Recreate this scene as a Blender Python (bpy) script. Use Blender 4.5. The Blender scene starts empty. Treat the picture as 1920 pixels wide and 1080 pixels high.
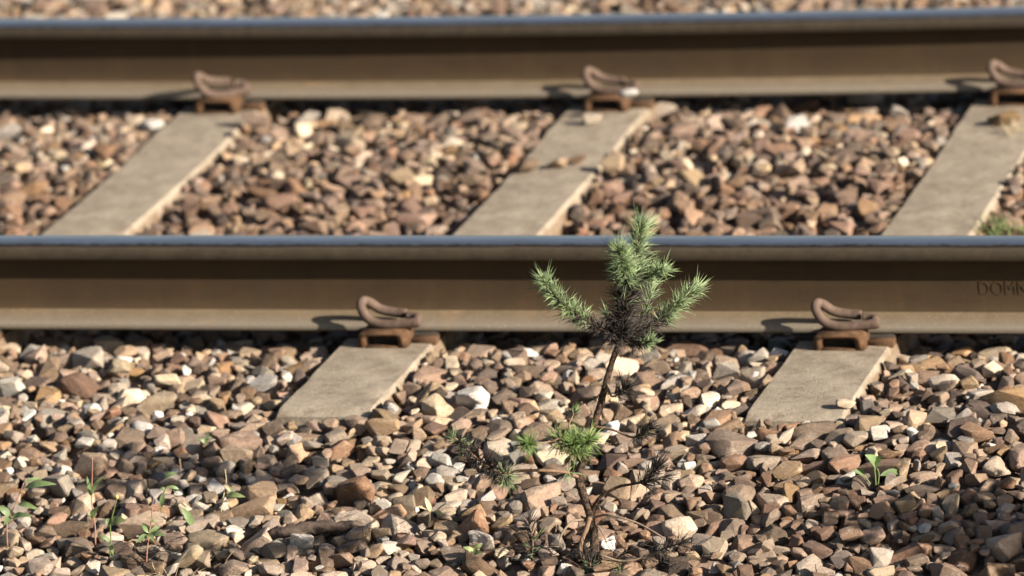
import bpy, bmesh, math, random
import numpy as np
from mathutils import Vector, Matrix, Euler, noise as mnoise

random.seed(7)
rng = np.random.default_rng(11)
S = bpy.context.scene
C = S.collection

# ------------------------------------------------------------------ camera
F_PX = 11182.3
CAM = Vector((2.9634, -9.2809, 2.8831))
YAW, PITCH, ROLL = -0.28941, 0.28390, -0.08036
fw = Vector((math.sin(YAW) * math.cos(PITCH), math.cos(YAW) * math.cos(PITCH), -math.sin(PITCH)))
_r = Vector((math.cos(YAW), -math.sin(YAW), 0)); _u = _r.cross(fw)
cr = _r * math.cos(ROLL) + _u * math.sin(ROLL)
cu = -_r * math.sin(ROLL) + _u * math.cos(ROLL)
cd = bpy.data.cameras.new('camera'); cam = bpy.data.objects.new('camera', cd); C.objects.link(cam)
cam.matrix_world = Matrix(((cr.x, cu.x, -fw.x, CAM.x), (cr.y, cu.y, -fw.y, CAM.y), (cr.z, cu.z, -fw.z, CAM.z), (0, 0, 0, 1)))
cd.sensor_width = 36.0; cd.lens = F_PX / 1920 * 36
cd.clip_start = 0.1; cd.clip_end = 5000
cd.dof.use_dof = True; cd.dof.aperture_fstop = 4.1
S.camera = cam

# ------------------------------------------------------------------ sky and sun
SUN = Vector((0.106, -0.0305, 0.050)).normalized()          # towards the sun
w = bpy.data.worlds.new('World'); S.world = w; w.use_nodes = True
nt = w.node_tree; nt.nodes.clear()
sk = nt.nodes.new('ShaderNodeTexSky'); sk.sky_type = 'NISHITA'; sk.sun_disc = False
sk.sun_elevation = math.asin(SUN.z); sk.sun_rotation = math.atan2(SUN.x, SUN.y)
sk.air_density = 1.0; sk.dust_density = 2.0; sk.ozone_density = 1.0
bg = nt.nodes.new('ShaderNodeBackground'); bg.inputs[1].default_value = 0.05
wo = nt.nodes.new('ShaderNodeOutputWorld')
nt.links.new(sk.outputs[0], bg.inputs[0]); nt.links.new(bg.outputs[0], wo.inputs[0])
sl = bpy.data.lights.new('sun', 'SUN'); sl.energy = 5.0; sl.angle = math.radians(0.53); sl.color = (1.0, 0.905, 0.775)
so = bpy.data.objects.new('sun', sl); C.objects.link(so)
so.rotation_euler = SUN.to_track_quat('Z', 'Y').to_euler(); so.location = SUN * 30
S.view_settings.view_transform = 'Standard'; S.view_settings.look = 'None'
S.view_settings.exposure = 1.45; S.view_settings.gamma = 1.0
S.cycles.use_denoising = True
S.cycles.max_bounces = 6

# ------------------------------------------------------------------ helpers: place of a pixel in the world
def ray(px, py):
    return (fw + cr * ((px - 960) / F_PX) + cu * ((540 - py) / F_PX))
def on_z(px, py, z):
    d = ray(px, py); return CAM + d * ((z - CAM.z) / d.z)
def proj(p):
    d = Vector(p) - CAM; z = d.dot(fw)
    return 960 + F_PX * d.dot(cr) / z, 540 - F_PX * d.dot(cu) / z
NH = Vector((fw.x, fw.y, 0)).normalized()
def on_plane(px, py, base, dep=0.0):
    d = ray(px, py); t = ((base - CAM).dot(NH) + dep) / d.dot(NH); return CAM + d * t

GAUGE = 1.505            # rail centre to rail centre
SPACE = 0.7875           # sleeper spacing
SLEEPERS = [-2 * SPACE, -SPACE, 0.0, SPACE, 2 * SPACE]
SL_TOP = -0.012
def far_off(X):          # the far rail bends away a little
    a = 0.0236; X = max(-1.5, min(1.1, X)) + 0.35
    return a * X * X
def bump(x, c, h): return math.exp(-((x - c) / h) ** 2)

def T(X, Y):             # level of the ballast surface
    if Y < -0.49:
        t = -0.49 - Y
        z = -0.028 - 0.13 * t - 0.05 * min(t, 1.2) ** 2
    elif Y < GAUGE + 0.6:
        z = -0.028
    else:
        z = -0.028 - 0.04 * (Y - GAUGE - 0.6)
    z -= 0.020 * bump(Y, 0.01, 0.085) + 0.010 * bump(Y, GAUGE, 0.10)
    z += 0.011 * bump(Y, -0.30, 0.24)
    z -= 0.012 * bump(Y, 0.45, 0.5)
    z += 0.014 * bump(Y, 1.12, 0.22)
    z += 0.008 * math.sin(5.1 * X + 1.3 * Y) * math.cos(3.7 * Y - 2.0 * X + 1.0)
    return z
def gp(px, py, dz=0.0):
    p = on_z(px, py, -0.05)
    for _ in range(8): p = on_z(px, py, T(p.x, p.y) + dz)
    return p

# ------------------------------------------------------------------ helpers: objects
class MB:
    def __init__(s): s.v = []; s.f = []; s.m = []
    def add(s, vs, fs, mi=0):
        o = len(s.v); s.v += [tuple(a) for a in vs]; s.f += [tuple(i + o for i in f) for f in fs]; s.m += [mi] * len(fs)
    def tube(s, pts, rad, n=8, mi=0, jit=0.0, cap=True):
        pts = [Vector(p) for p in pts]; rings = []
        up = Vector((0.31, 0.2, 0.93))
        prev = None
        vs = []
        for i, p in enumerate(pts):
            t = (pts[min(i + 1, len(pts) - 1)] - pts[max(i - 1, 0)]).normalized()
            if prev is None:
                a = t.cross(up)
                if a.length < 1e-4: a = t.cross(Vector((1, 0, 0)))
                a.normalize()
            else:
                a = (prev - t * prev.dot(t)).normalized()
            prev = a; b = t.cross(a)
            r = rad[i] if isinstance(rad, (list, tuple)) else rad
            for k in range(n):
                q = 2 * math.pi * k / n; rr = r * (1 + jit * random.uniform(-1, 1))
                vs.append(p + a * (rr * math.cos(q)) + b * (rr * math.sin(q)))
        fs = []
        for i in range(len(pts) - 1):
            for k in range(n):
                k2 = (k + 1) % n
                fs.append((i * n + k, i * n + k2, (i + 1) * n + k2, (i + 1) * n + k))
        if cap:
            fs.append(tuple(range(n - 1, -1, -1))); fs.append(tuple((len(pts) - 1) * n + k for k in range(n)))
        s.add(vs, fs, mi)
    def mesh(s, name, mats, smooth=True):
        me = bpy.data.meshes.new(name); me.from_pydata(s.v, [], s.f)
        for m in mats: me.materials.append(m)
        me.polygons.foreach_set('material_index', s.m)
        me.polygons.foreach_set('use_smooth', [smooth] * len(s.f)); me.update()
        return me
    def obj(s, name, mats, parent=None, smooth=True, loc=None):
        if not isinstance(mats, (list, tuple)): mats = [mats]
        if loc is not None:
            L = Vector(loc); s.v = [tuple(Vector(a) - L) for a in s.v]
        o = bpy.data.objects.new(name, s.mesh(name, mats, smooth)); C.objects.link(o)
        if loc is not None: o.location = loc
        if parent: o.parent = parent
        return o
def spline(pts, n=6):
    P = [Vector(p) for p in pts]; P = [P[0] * 2 - P[1]] + P + [P[-1] * 2 - P[-2]]; out = []
    for i in range(1, len(P) - 2):
        a, b, c, d = P[i - 1:i + 3]
        for k in range(n):
            t = k / n
            out.append(0.5 * ((2 * b) + (c - a) * t + (2 * a - 5 * b + 4 * c - d) * t * t + (3 * b - a - 3 * c + d) * t ** 3))
    out.append(P[-2]); return out
def lerp(a, b, t): return a + (b - a) * t
def tag(o, label, cat, group=None):
    o['label'] = label; o['category'] = cat
    if group: o['group'] = group
    return o
def empty(name, loc, rz=0.0):
    o = bpy.data.objects.new(name, None); C.objects.link(o); o.location = loc; o.rotation_euler.z = rz
    o.empty_display_size = 0.05; return o

# ------------------------------------------------------------------ materials
class NT:
    def __init__(s, name):
        s.mat = bpy.data.materials.new(name); s.mat.use_nodes = True; s.t = s.mat.node_tree; s.t.nodes.clear()
        s.out = s.n('ShaderNodeOutputMaterial'); s.p = s.n('ShaderNodeBsdfPrincipled'); s.l(s.p.outputs[0], s.out.inputs[0])
    def n(s, ty, **kw):
        a = s.t.nodes.new(ty)
        for k, v in kw.items(): setattr(a, k, v)
        return a
    def l(s, a, b): s.t.links.new(a, b)
    def val(s, inp, v):
        if hasattr(v, 'node'): s.l(v, inp)
        else: inp.default_value = v
    def math(s, op, a, b=0.0, clamp=False):
        m = s.n('ShaderNodeMath', operation=op); m.use_clamp = clamp; s.val(m.inputs[0], a); s.val(m.inputs[1], b); return m.outputs[0]
    def mix(s, f, a, b, mode='MIX'):
        m = s.n('ShaderNodeMix', data_type='RGBA', blend_type=mode); s.val(m.inputs[0], f)
        for i, c in ((6, a), (7, b)):
            s.val(m.inputs[i], c if hasattr(c, 'node') else (*c, 1.0))
        return m.outputs[2]
    def noise(s, vec, scale, detail=4.0, rough=0.6):
        m = s.n('ShaderNodeTexNoise'); s.l(vec, m.inputs['Vector']); m.inputs['Scale'].default_value = scale
        m.inputs['Detail'].default_value = detail; m.inputs['Roughness'].default_value = rough; return m.outputs['Fac']
    def ramp(s, f, lo, hi):
        m = s.n('ShaderNodeMapRange'); s.l(f, m.inputs[0]); m.inputs[1].default_value = lo; m.inputs[2].default_value = hi; m.clamp = True; return m.outputs[0]
    def coord(s, which='Object'):
        return s.n('ShaderNodeTexCoord').outputs[which]
    def bump(s, h, strength, dist):
        b = s.n('ShaderNodeBump'); b.inputs['Strength'].default_value = strength; b.inputs['Distance'].default_value = dist
        s.l(h, b.inputs['Height']); s.l(b.outputs[0], s.p.inputs['Normal'])
    def fin(s, col, rough=0.85, spec=0.3, metal=0.0):
        s.val(s.p.inputs['Base Color'], col if hasattr(col, 'node') else (*col, 1.0)); s.val(s.p.inputs['Roughness'], rough)
        s.p.inputs['Specular IOR Level'].default_value = spec; s.val(s.p.inputs['Metallic'], metal); return s.mat

def stone_mat(name, c1, c2, dust, vary=0.30, gain=0.22):
    m = NT(name); oi = m.n('ShaderNodeObjectInfo')
    r = oi.outputs['Random']
    off = m.n('ShaderNodeVectorMath', operation='ADD'); m.l(m.coord('Object'), off.inputs[0])
    cmb = m.n('ShaderNodeCombineXYZ'); m.l(m.math('MULTIPLY', r, 91.0), cmb.inputs[0]); m.l(m.math('MULTIPLY', r, 57.0), cmb.inputs[1]); m.l(cmb.outputs[0], off.inputs[1])
    v = off.outputs[0]
    n1 = m.ramp(m.noise(v, 1.3, 5, 0.65), 0.38, 0.66)
    n2 = m.noise(v, 7.0, 6, 0.7)
    n3 = m.ramp(m.noise(v, 1.7, 5, 0.65), 0.56, 0.66)
    col = m.mix(n1, c1, c2)
    col = m.mix(m.math('MULTIPLY', n3, m.math('ADD', m.math('MULTIPLY', m.math('FRACT', m.math('MULTIPLY', r, 5.3)), 0.75), 0.10)), col, dust)
    ct = m.ramp(m.noise(v, 0.9, 4, 0.6), 0.30, 0.75)
    col = m.mix(m.math('MULTIPLY', ct, 0.30), col, (0.31, 0.225, 0.16))
    spk = m.ramp(m.noise(v, 22.0, 2, 0.5), 0.62, 0.70)
    col = m.mix(m.math('MULTIPLY', spk, 0.35), col, dust)
    k = m.math('ADD', m.math('MULTIPLY', m.math('FRACT', m.math('MULTIPLY', r, 17.31)), 2 * vary), 1 - vary + gain)
    k = m.math('MULTIPLY', k, m.math('ADD', m.math('MULTIPLY', n2, 1.5), 0.25))
    vm = m.n('ShaderNodeVectorMath', operation='SCALE'); m.l(col, vm.inputs[0]); m.l(k, vm.inputs['Scale'])
    hsv = m.n('ShaderNodeHueSaturation'); m.l(vm.outputs[0], hsv.inputs['Color'])
    m.l(m.math('ADD', m.math('MULTIPLY', m.math('FRACT', m.math('MULTIPLY', r, 7.77)), 0.30), 0.84), hsv.inputs['Saturation'])
    m.l(m.math('ADD', m.math('MULTIPLY', m.math('FRACT', m.math('MULTIPLY', r, 3.91)), 0.018), 0.491), hsv.inputs['Hue'])
    h = m.math('ADD', m.math('MULTIPLY', m.noise(v, 2.6, 6, 0.72), 0.9), m.math('ADD', m.math('MULTIPLY', n2, 0.5), m.math('MULTIPLY', m.noise(v, 18.0, 4, 0.7), 0.22)))
    m.bump(h, 0.42, 0.22)
    return m.fin(hsv.outputs[0], 0.88, 0.25)
DUST = (0.46, 0.385, 0.30)
KINDS = [
    ('brown stone', (0.205, 0.135, 0.092), (0.285, 0.200, 0.142), DUST),
    ('red brown stone', (0.190, 0.108, 0.068), (0.262, 0.160, 0.104), (0.40, 0.31, 0.225)),
    ('dark stone', (0.085, 0.064, 0.052), (0.15, 0.105, 0.08), (0.28, 0.21, 0.16)),
    ('tan stone', (0.40, 0.285, 0.185), (0.30, 0.205, 0.135), (0.55, 0.45, 0.33)),
    ('cream stone', (0.58, 0.475, 0.35), (0.47, 0.355, 0.235), (0.70, 0.63, 0.53)),
    ('grey stone', (0.285, 0.245, 0.200), (0.37, 0.32, 0.265), (0.50, 0.45, 0.39)),
    ('white stone', (0.60, 0.57, 0.525), (0.43, 0.385, 0.325), (0.84, 0.82, 0.79)),
    ('ochre stone', (0.36, 0.215, 0.115), (0.30, 0.185, 0.110), (0.52, 0.38, 0.24)),
    ('pinkish beige stone', (0.325, 0.245, 0.180), (0.415, 0.328, 0.250), (0.52, 0.44, 0.36)),
    ('pale grey stone', (0.39, 0.345, 0.295), (0.47, 0.425, 0.365), (0.60, 0.56, 0.50)),
]
STONE = [stone_mat(*k, gain=-0.22 if k[0] in ('white stone', 'cream stone') else -0.27) for k in KINDS]
BR, RB, DK, TN, CRM, GY, WH, OC, PB, PG = range(10)

def simple(name, c1, c2, scale, rough=0.85, spec=0.3, bs=0.0, bd=0.001, lo=0.35, hi=0.65, metal=0.0):
    m = NT(name); v = m.coord('Object'); n = m.noise(v, scale, 6, 0.65)
    col = m.mix(m.ramp(n, lo, hi), c1, c2)
    if bs: m.bump(m.noise(v, scale * 2.5, 5, 0.7), bs, bd)
    return m.fin(col, rough, spec, metal)

def grit_mat():
    m = NT('ballast grit'); v = m.coord('Object')
    vo = m.n('ShaderNodeTexVoronoi'); m.l(v, vo.inputs['Vector']); vo.inputs['Scale'].default_value = 26.0
    n = m.noise(v, 9.0, 5, 0.7)
    col = m.mix(m.ramp(n, 0.35, 0.65), (0.17, 0.125, 0.092), (0.28, 0.21, 0.155))
    sep = m.n('ShaderNodeSeparateColor'); m.l(vo.outputs['Color'], sep.inputs[0])
    col = m.mix(m.math('MULTIPLY', sep.outputs[0], 0.5), col, (0.33, 0.25, 0.18))
    h = m.math('SUBTRACT', m.math('MULTIPLY', m.noise(v, 70, 4, 0.7), 0.5), vo.outputs['Distance'])
    m.bump(h, 1.0, 0.02)
    return m.fin(col, 0.95, 0.1)
M_GRIT = grit_mat()
def concrete_mat():
    m = NT('weathered concrete'); v = m.coord('Object')
    a = m.ramp(m.noise(v, 13, 8, 0.78), 0.38, 0.62)
    col = m.mix(a, (0.205, 0.168, 0.124), (0.345, 0.292, 0.222))
    gr = m.ramp(m.noise(v, 170, 4, 0.75), 0.35, 0.7)
    col = m.mix(m.math('MULTIPLY', gr, 0.45), col, (0.150, 0.120, 0.088))
    st = m.ramp(m.noise(v, 18, 6, 0.75), 0.52, 0.66)
    col = m.mix(m.math('MULTIPLY', st, 0.75), col, (0.145, 0.110, 0.078))
    vo = m.n('ShaderNodeTexVoronoi'); m.l(v, vo.inputs['Vector']); vo.inputs['Scale'].default_value = 130.0
    sp = m.math('MULTIPLY', m.ramp(vo.outputs['Distance'], 0.30, 0.16), m.ramp(m.noise(v, 24, 4, 0.6), 0.46, 0.58))
    col = m.mix(m.math('MULTIPLY', sp, 0.4), col, (0.50, 0.45, 0.37))
    ck = m.n('ShaderNodeTexVoronoi'); ck.feature = 'DISTANCE_TO_EDGE'; ck.inputs['Scale'].default_value = 5.0
    wv = m.n('ShaderNodeVectorMath', operation='ADD'); m.l(v, wv.inputs[0]); nz = m.n('ShaderNodeTexNoise'); m.l(v, nz.inputs['Vector']); nz.inputs['Scale'].default_value = 14.0
    sc = m.n('ShaderNodeVectorMath', operation='SCALE'); m.l(nz.outputs['Color'], sc.inputs[0]); sc.inputs['Scale'].default_value = 0.09; m.l(sc.outputs[0], wv.inputs[1]); m.l(wv.outputs[0], ck.inputs['Vector'])
    crk = m.math('MULTIPLY', m.ramp(ck.outputs['Distance'], 0.010, 0.0), m.ramp(m.noise(v, 6, 3, 0.5), 0.50, 0.6))
    col = m.mix(m.math('MULTIPLY', crk, 0.7), col, (0.07, 0.055, 0.04))
    pw_ = m.ramp(m.noise(v, 34, 6, 0.8), 0.60, 0.70)
    col = m.mix(m.math('MULTIPLY', pw_, 0.6), col, (0.46, 0.42, 0.35))
    geo = m.n('ShaderNodeAttribute'); geo.attribute_name = 'rust'
    rs = m.math('MULTIPLY', geo.outputs['Fac'], m.ramp(m.noise(v, 30, 4, 0.7), 0.25, 0.6), True)
    col = m.mix(rs, col, (0.135, 0.085, 0.050))
    h = m.math('ADD', m.noise(v, 90, 8, 0.8), m.math('MULTIPLY', m.noise(v, 300, 3, 0.7), 0.5))
    m.bump(h, 0.8, 0.004)
    return m.fin(col, 0.92, 0.2)
M_CONC = concrete_mat()
def rail_mat():
    m = NT('rusted rail steel'); v = m.coord('Object')
    mp = m.n('ShaderNodeMapping'); m.l(v, mp.inputs[0]); mp.inputs['Scale'].default_value = (0.35, 1, 1)
    n = m.ramp(m.noise(mp.outputs[0], 22, 6, 0.7), 0.3, 0.7)
    col = m.mix(n, (0.0295, 0.0168, 0.0062), (0.046, 0.0270, 0.0105))
    or_ = m.ramp(m.noise(v, 7, 5, 0.7), 0.60, 0.75)
    col = m.mix(m.math('MULTIPLY', or_, 0.35), col, (0.060, 0.029, 0.011))
    mq = m.n('ShaderNodeMapping'); m.l(v, mq.inputs[0]); mq.inputs['Scale'].default_value = (1, 1, 0.10)
    dr = m.ramp(m.noise(mq.outputs[0], 26, 5, 0.75), 0.48, 0.72)
    col = m.mix(m.math('MULTIPLY', dr, 0.55), col, (0.056, 0.032, 0.013))
    pt = m.ramp(m.noise(v, 11, 6, 0.75), 0.52, 0.64)
    col = m.mix(m.math('MULTIPLY', pt, 0.5), col, (0.034, 0.023, 0.012))
    fi = m.noise(v, 260, 3, 0.7)
    col = m.mix(m.math('MULTIPLY', fi, 0.25), col, (0.044, 0.029, 0.014))
    m.bump(m.math('ADD', m.noise(v, 120, 4, 0.7), m.math('MULTIPLY', fi, 0.4)), 0.35, 0.0012)
    return m.fin(col, 0.82, 0.3)
def foot_mat():
    m = NT('dusty rail foot'); v = m.coord('Object')
    n = m.ramp(m.noise(v, 30, 6, 0.7), 0.3, 0.7)
    col = m.mix(n, (0.098, 0.068, 0.037), (0.140, 0.102, 0.061))
    geo = m.n('ShaderNodeAttribute'); geo.attribute_name = 'edge'
    col = m.mix(m.math('MULTIPLY', geo.outputs['Fac'], 0.8), col, (0.155, 0.132, 0.102))
    sp = m.ramp(m.noise(v, 330, 2, 0.6), 0.62, 0.72)
    col = m.mix(m.math('MULTIPLY', sp, 0.4), col, (0.45, 0.40, 0.33))
    rs = m.ramp(m.noise(v, 14, 4, 0.7), 0.60, 0.72)
    col = m.mix(m.math('MULTIPLY', rs, 0.35), col, (0.26, 0.15, 0.07))
    m.bump(m.noise(v, 200, 4, 0.7), 0.4, 0.001)
    return m.fin(col, 0.85, 0.3)
def head_mat():
    m = NT('rail head steel'); v = m.coord('Object'); sx = m.n('ShaderNodeSeparateXYZ'); m.l(v, sx.inputs[0])
    mp = m.n('ShaderNodeMapping'); m.l(v, mp.inputs[0]); mp.inputs['Scale'].default_value = (0.10, 1, 1)
    n = m.noise(mp.outputs[0], 70, 6, 0.7); n2 = m.noise(v, 45, 6, 0.75)
    z = m.math('ADD', sx.outputs[2], m.math('ADD', m.math('MULTIPLY', n, 0.005), m.math('MULTIPLY', n2, 0.006)))
    pol = m.ramp(z, 0.1430, 0.1490)
    steel = m.mix(m.ramp(n, 0.35, 0.65), (0.66, 0.59, 0.54), (0.47, 0.42, 0.38))
    brown = m.mix(m.ramp(n2, 0.35, 0.65), (0.032, 0.024, 0.015), (0.056, 0.042, 0.027))
    col = m.mix(m.ramp(pol, 0.55, 1.0), brown, steel)
    rr = m.math('ADD', m.math('MULTIPLY', pol, -0.30), m.math('ADD', m.math('MULTIPLY', n, 0.16), 0.52))
    m.bump(m.noise(v, 160, 4, 0.7), 0.15, 0.0006)
    return m.fin(col, rr, 0.4, m.math('MULTIPLY', m.ramp(pol, 0.0, 0.6), 0.98))
M_RAIL = rail_mat(); M_FOOT = foot_mat()
M_HEAD = head_mat()
M_CLIP = simple('rusty clip steel', (0.066, 0.041, 0.028), (0.115, 0.079, 0.060), 70, 0.8, 0.3, 0.35, 0.0015)
M_HOUS = simple('orange rusted cast iron', (0.052, 0.027, 0.014), (0.110, 0.060, 0.031), 80, 0.9, 0.2, 0.5, 0.002)
M_PAD_SHADE = simple('dark rubber pad and hole shade', (0.012, 0.010, 0.009), (0.03, 0.024, 0.018), 60, 0.9, 0.2)  # rubber of the rail pads, also the painted shade in the housing holes
M_BARK = simple('grey brown pine bark', (0.030, 0.021, 0.016), (0.135, 0.090, 0.062), 170, 0.92, 0.15, 1.0, 0.005, lo=0.42, hi=0.60)
M_TWIG = simple('reddish bark twig', (0.125, 0.075, 0.048), (0.20, 0.130, 0.085), 200, 0.9, 0.2)
M_DRY = simple('dry grey twig', (0.12, 0.088, 0.062), (0.21, 0.16, 0.115), 120, 0.9, 0.2)
M_WOOD = simple('weathered dark wood', (0.055, 0.042, 0.035), (0.125, 0.092, 0.072), 60, 0.95, 0.1, 0.8, 0.004)

def leaf_mat(name, c1, c2, scale=60, trans=0.35, rough=0.5, var=0.25, spec=0.4):
    m = NT(name); v = m.coord('Object'); n = m.ramp(m.noise(v, scale, 3, 0.6), 0.35, 0.65)
    at = m.n('ShaderNodeAttribute'); at.attribute_name = 'vary'
    col = m.mix(n, c1, c2)
    k = m.math('ADD', m.math('MULTIPLY', at.outputs['Fac'], 2 * var), 1 - var)
    vm = m.n('ShaderNodeVectorMath', operation='SCALE'); m.l(col, vm.inputs[0]); m.l(k, vm.inputs['Scale'])
    m.fin(vm.outputs[0], rough, spec)
    tr = m.n('ShaderNodeBsdfTranslucent'); m.l(vm.outputs[0], tr.inputs[0])
    mx = m.n('ShaderNodeMixShader'); mx.inputs[0].default_value = trans
    m.l(m.p.outputs[0], mx.inputs[1]); m.l(tr.outputs[0], mx.inputs[2]); m.l(mx.outputs[0], m.out.inputs[0])
    return m.mat
M_GREEN = leaf_mat('green pine needle', (0.142, 0.205, 0.088), (0.245, 0.312, 0.160), 40, 0.15, 0.38, 0.5)
M_BRIGHT = leaf_mat('fresh green needle', (0.125, 0.200, 0.055), (0.195, 0.275, 0.090), 40, 0.2, 0.42, 0.45)
M_DEAD = leaf_mat('dead grey needle', (0.020, 0.0165, 0.0145), (0.055, 0.046, 0.040), 40, 0.0, 0.6, 0.75, 0.2)
M_LEAF = leaf_mat('green weed leaf', (0.120, 0.185, 0.070), (0.190, 0.255, 0.110), 90, 0.35, 0.5)
M_PALE = leaf_mat('pale weed leaf', (0.17, 0.225, 0.085), (0.24, 0.285, 0.120), 90, 0.4, 0.5)
M_RED = leaf_mat('reddish weed stem', (0.28, 0.13, 0.09), (0.36, 0.20, 0.14), 50, 0.1, 0.6)
M_YEL = leaf_mat('yellow flower', (0.50, 0.40, 0.09), (0.55, 0.45, 0.14), 50, 0.2, 0.6)
M_STRAW = leaf_mat('dry straw', (0.42, 0.33, 0.20), (0.55, 0.45, 0.29), 50, 0.2, 0.7)

# ------------------------------------------------------------------ ground and ballast bed
g = MB(); R0 = 2500
g.add([(-R0, -R0, -0.42), (R0, -R0, -0.42), (R0, R0, -0.42), (-R0, R0, -0.42)], [(0, 1, 2, 3)])
gm = simple('dry grassy soil', (0.10, 0.085, 0.045), (0.17, 0.14, 0.08), 3.0, 0.95, 0.1, 0.6, 0.05)
go = g.obj('ground', gm, smooth=False); go['kind'] = 'structure'

BX0, BX1, BY0, BY1 = -2.6, 2.1, -1.75, 3.3          # where single stones lie
def bed():
    xs = sorted(set([round(x, 3) for x in np.concatenate([np.linspace(-14, -3, 23), np.linspace(-3, 3, 121), np.linspace(3, 14, 23)])]))
    ys = sorted(set([round(y, 3) for y in np.concatenate([np.linspace(-3.2, -1.9, 14), np.linspace(-1.9, 3.5, 109), np.linspace(3.5, 6.5, 16)])]))
    m = MB(); vs = []
    for y in ys:
        for x in xs:
            yy = min(max(y, -1.9), 4.0); z = T(x, yy) - 0.026
            inside = BX0 + .1 < x < BX1 - .1 and BY0 + .1 < y < BY1 - .1
            if not inside: z += 0.035
            if y < -1.9: z -= (-1.9 - y) * 0.28
            if y > 4.0: z -= (y - 4.0) * 0.2
            vs.append((x, y, z))
    nx = len(xs); fs = []
    for j in range(len(ys) - 1):
        for i in range(nx - 1):
            fs.append((j * nx + i, j * nx + i + 1, (j + 1) * nx + i + 1, (j + 1) * nx + i))
    m.add(vs, fs); return m.obj('ballast_bed', M_GRIT)
bedo = bed(); bedo['kind'] = 'structure'

# ------------------------------------------------------------------ rails
def rail(name, label, y0, offf, zoff=0.0):
    # right half of the section, from the bottom centre to the top centre (x = across, z = up); mirrored
    half = [(0.0, 0.0), (0.0645, 0.0), (0.0665, 0.002), (0.0665, 0.0085), (0.0645, 0.0115), (0.050, 0.0150), (0.030, 0.0195), (0.018, 0.0235), (0.0125, 0.030), (0.0092, 0.040),
            (0.0080, 0.060), (0.0080, 0.085), (0.0095, 0.099), (0.0135, 0.1075), (0.024, 0.1125), (0.0325, 0.1155), (0.0345, 0.1175), (0.0347, 0.128),
            (0.0345, 0.1340), (0.0325, 0.1385), (0.0285, 0.1418), (0.022, 0.1440), (0.011, 0.1455), (0.0, 0.1460)]
    prof = [(-a, b) for a, b in half[1:]] + [(a, b) for a, b in half[::-1][1:-1]]
    n = len(prof)
    xs = np.concatenate([[-14, -8, -5], np.linspace(-3.2, 3.2, 161), [5, 8, 14]])
    m = MB(); vs = []; edge = []
    for x in xs:
        dy = offf(x)
        wob = 0.0006 * mnoise.noise(Vector((x * 3, y0, 0)))
        for a, b in prof:
            vs.append((x, y0 + dy + a + wob, b + zoff)); edge.append(max(0.0, min(1.0, (abs(a) - 0.026) / 0.036)) if b < 0.03 else 0)
    for i in range(len(xs) - 1):
        for k in range(n):
            k2 = (k + 1) % n
            a0, b0 = prof[k]; a1, b1 = prof[k2]; bm = (b0 + b1) / 2; am = abs(a0 + a1) / 2
            mi = 0
            if bm > 0.1355: mi = 2
            elif bm > 0.1162: mi = 3
            elif bm < 0.0225 and bm > 0.001: mi = 1
            m.add([], [], 0)
            m.f.append((i * n + k, i * n + k2, (i + 1) * n + k2, (i + 1) * n + k)); m.m.append(mi)
    m.v = vs
    m.f.append(tuple(range(n))); m.m.append(0); m.f.append(tuple((len(xs) - 1) * n + k for k in range(n - 1, -1, -1))); m.m.append(0)
    o = m.obj(name, [M_RAIL, M_FOOT, M_HEAD, M_HEAD])
    at = o.data.attributes.new('edge', 'FLOAT', 'POINT'); at.data.foreach_set('value', edge)
    return tag(o, label, 'rail', 'rails of the track')
near = rail('rail', 'near brown steel rail with raised letters, running behind the pine sapling', 0.0, lambda x: 0.0)
far = rail('rail', 'far brown steel rail with bright blue-grey top across the top of the photo', GAUGE, far_off, 0.002)

# raised letters rolled into the web of the near rail
def letters():
    ROW = 0.0735
    lx = -0.0
    for ch, px in (('D', 1834), ('O', 1858), ('M', 1883), ('N', 1907)):
        cu_ = bpy.data.curves.new('letter', 'FONT'); cu_.body = ch; cu_.size = 0.034; cu_.extrude = 0.0001; cu_.bevel_depth = 0.00025
        t = bpy.data.objects.new('tmp', cu_); C.objects.link(t)
        dg = bpy.context.evaluated_depsgraph_get(); me = bpy.data.meshes.new_from_object(t.evaluated_get(dg))
        bpy.data.objects.remove(t)
        me.materials.clear(); me.materials.append(M_RAIL)
        o = bpy.data.objects.new('raised_letter', me); C.objects.link(o)
        d = ray(px, 553); tt = (-0.0085 - CAM.y) / d.y; p = CAM + d * tt
        o.location = (p.x, -0.0085, p.z); o.rotation_euler = (math.radians(90), 0, 0); o.scale = (0.82, 1, 1)
        o.parent = near
letters()

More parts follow.
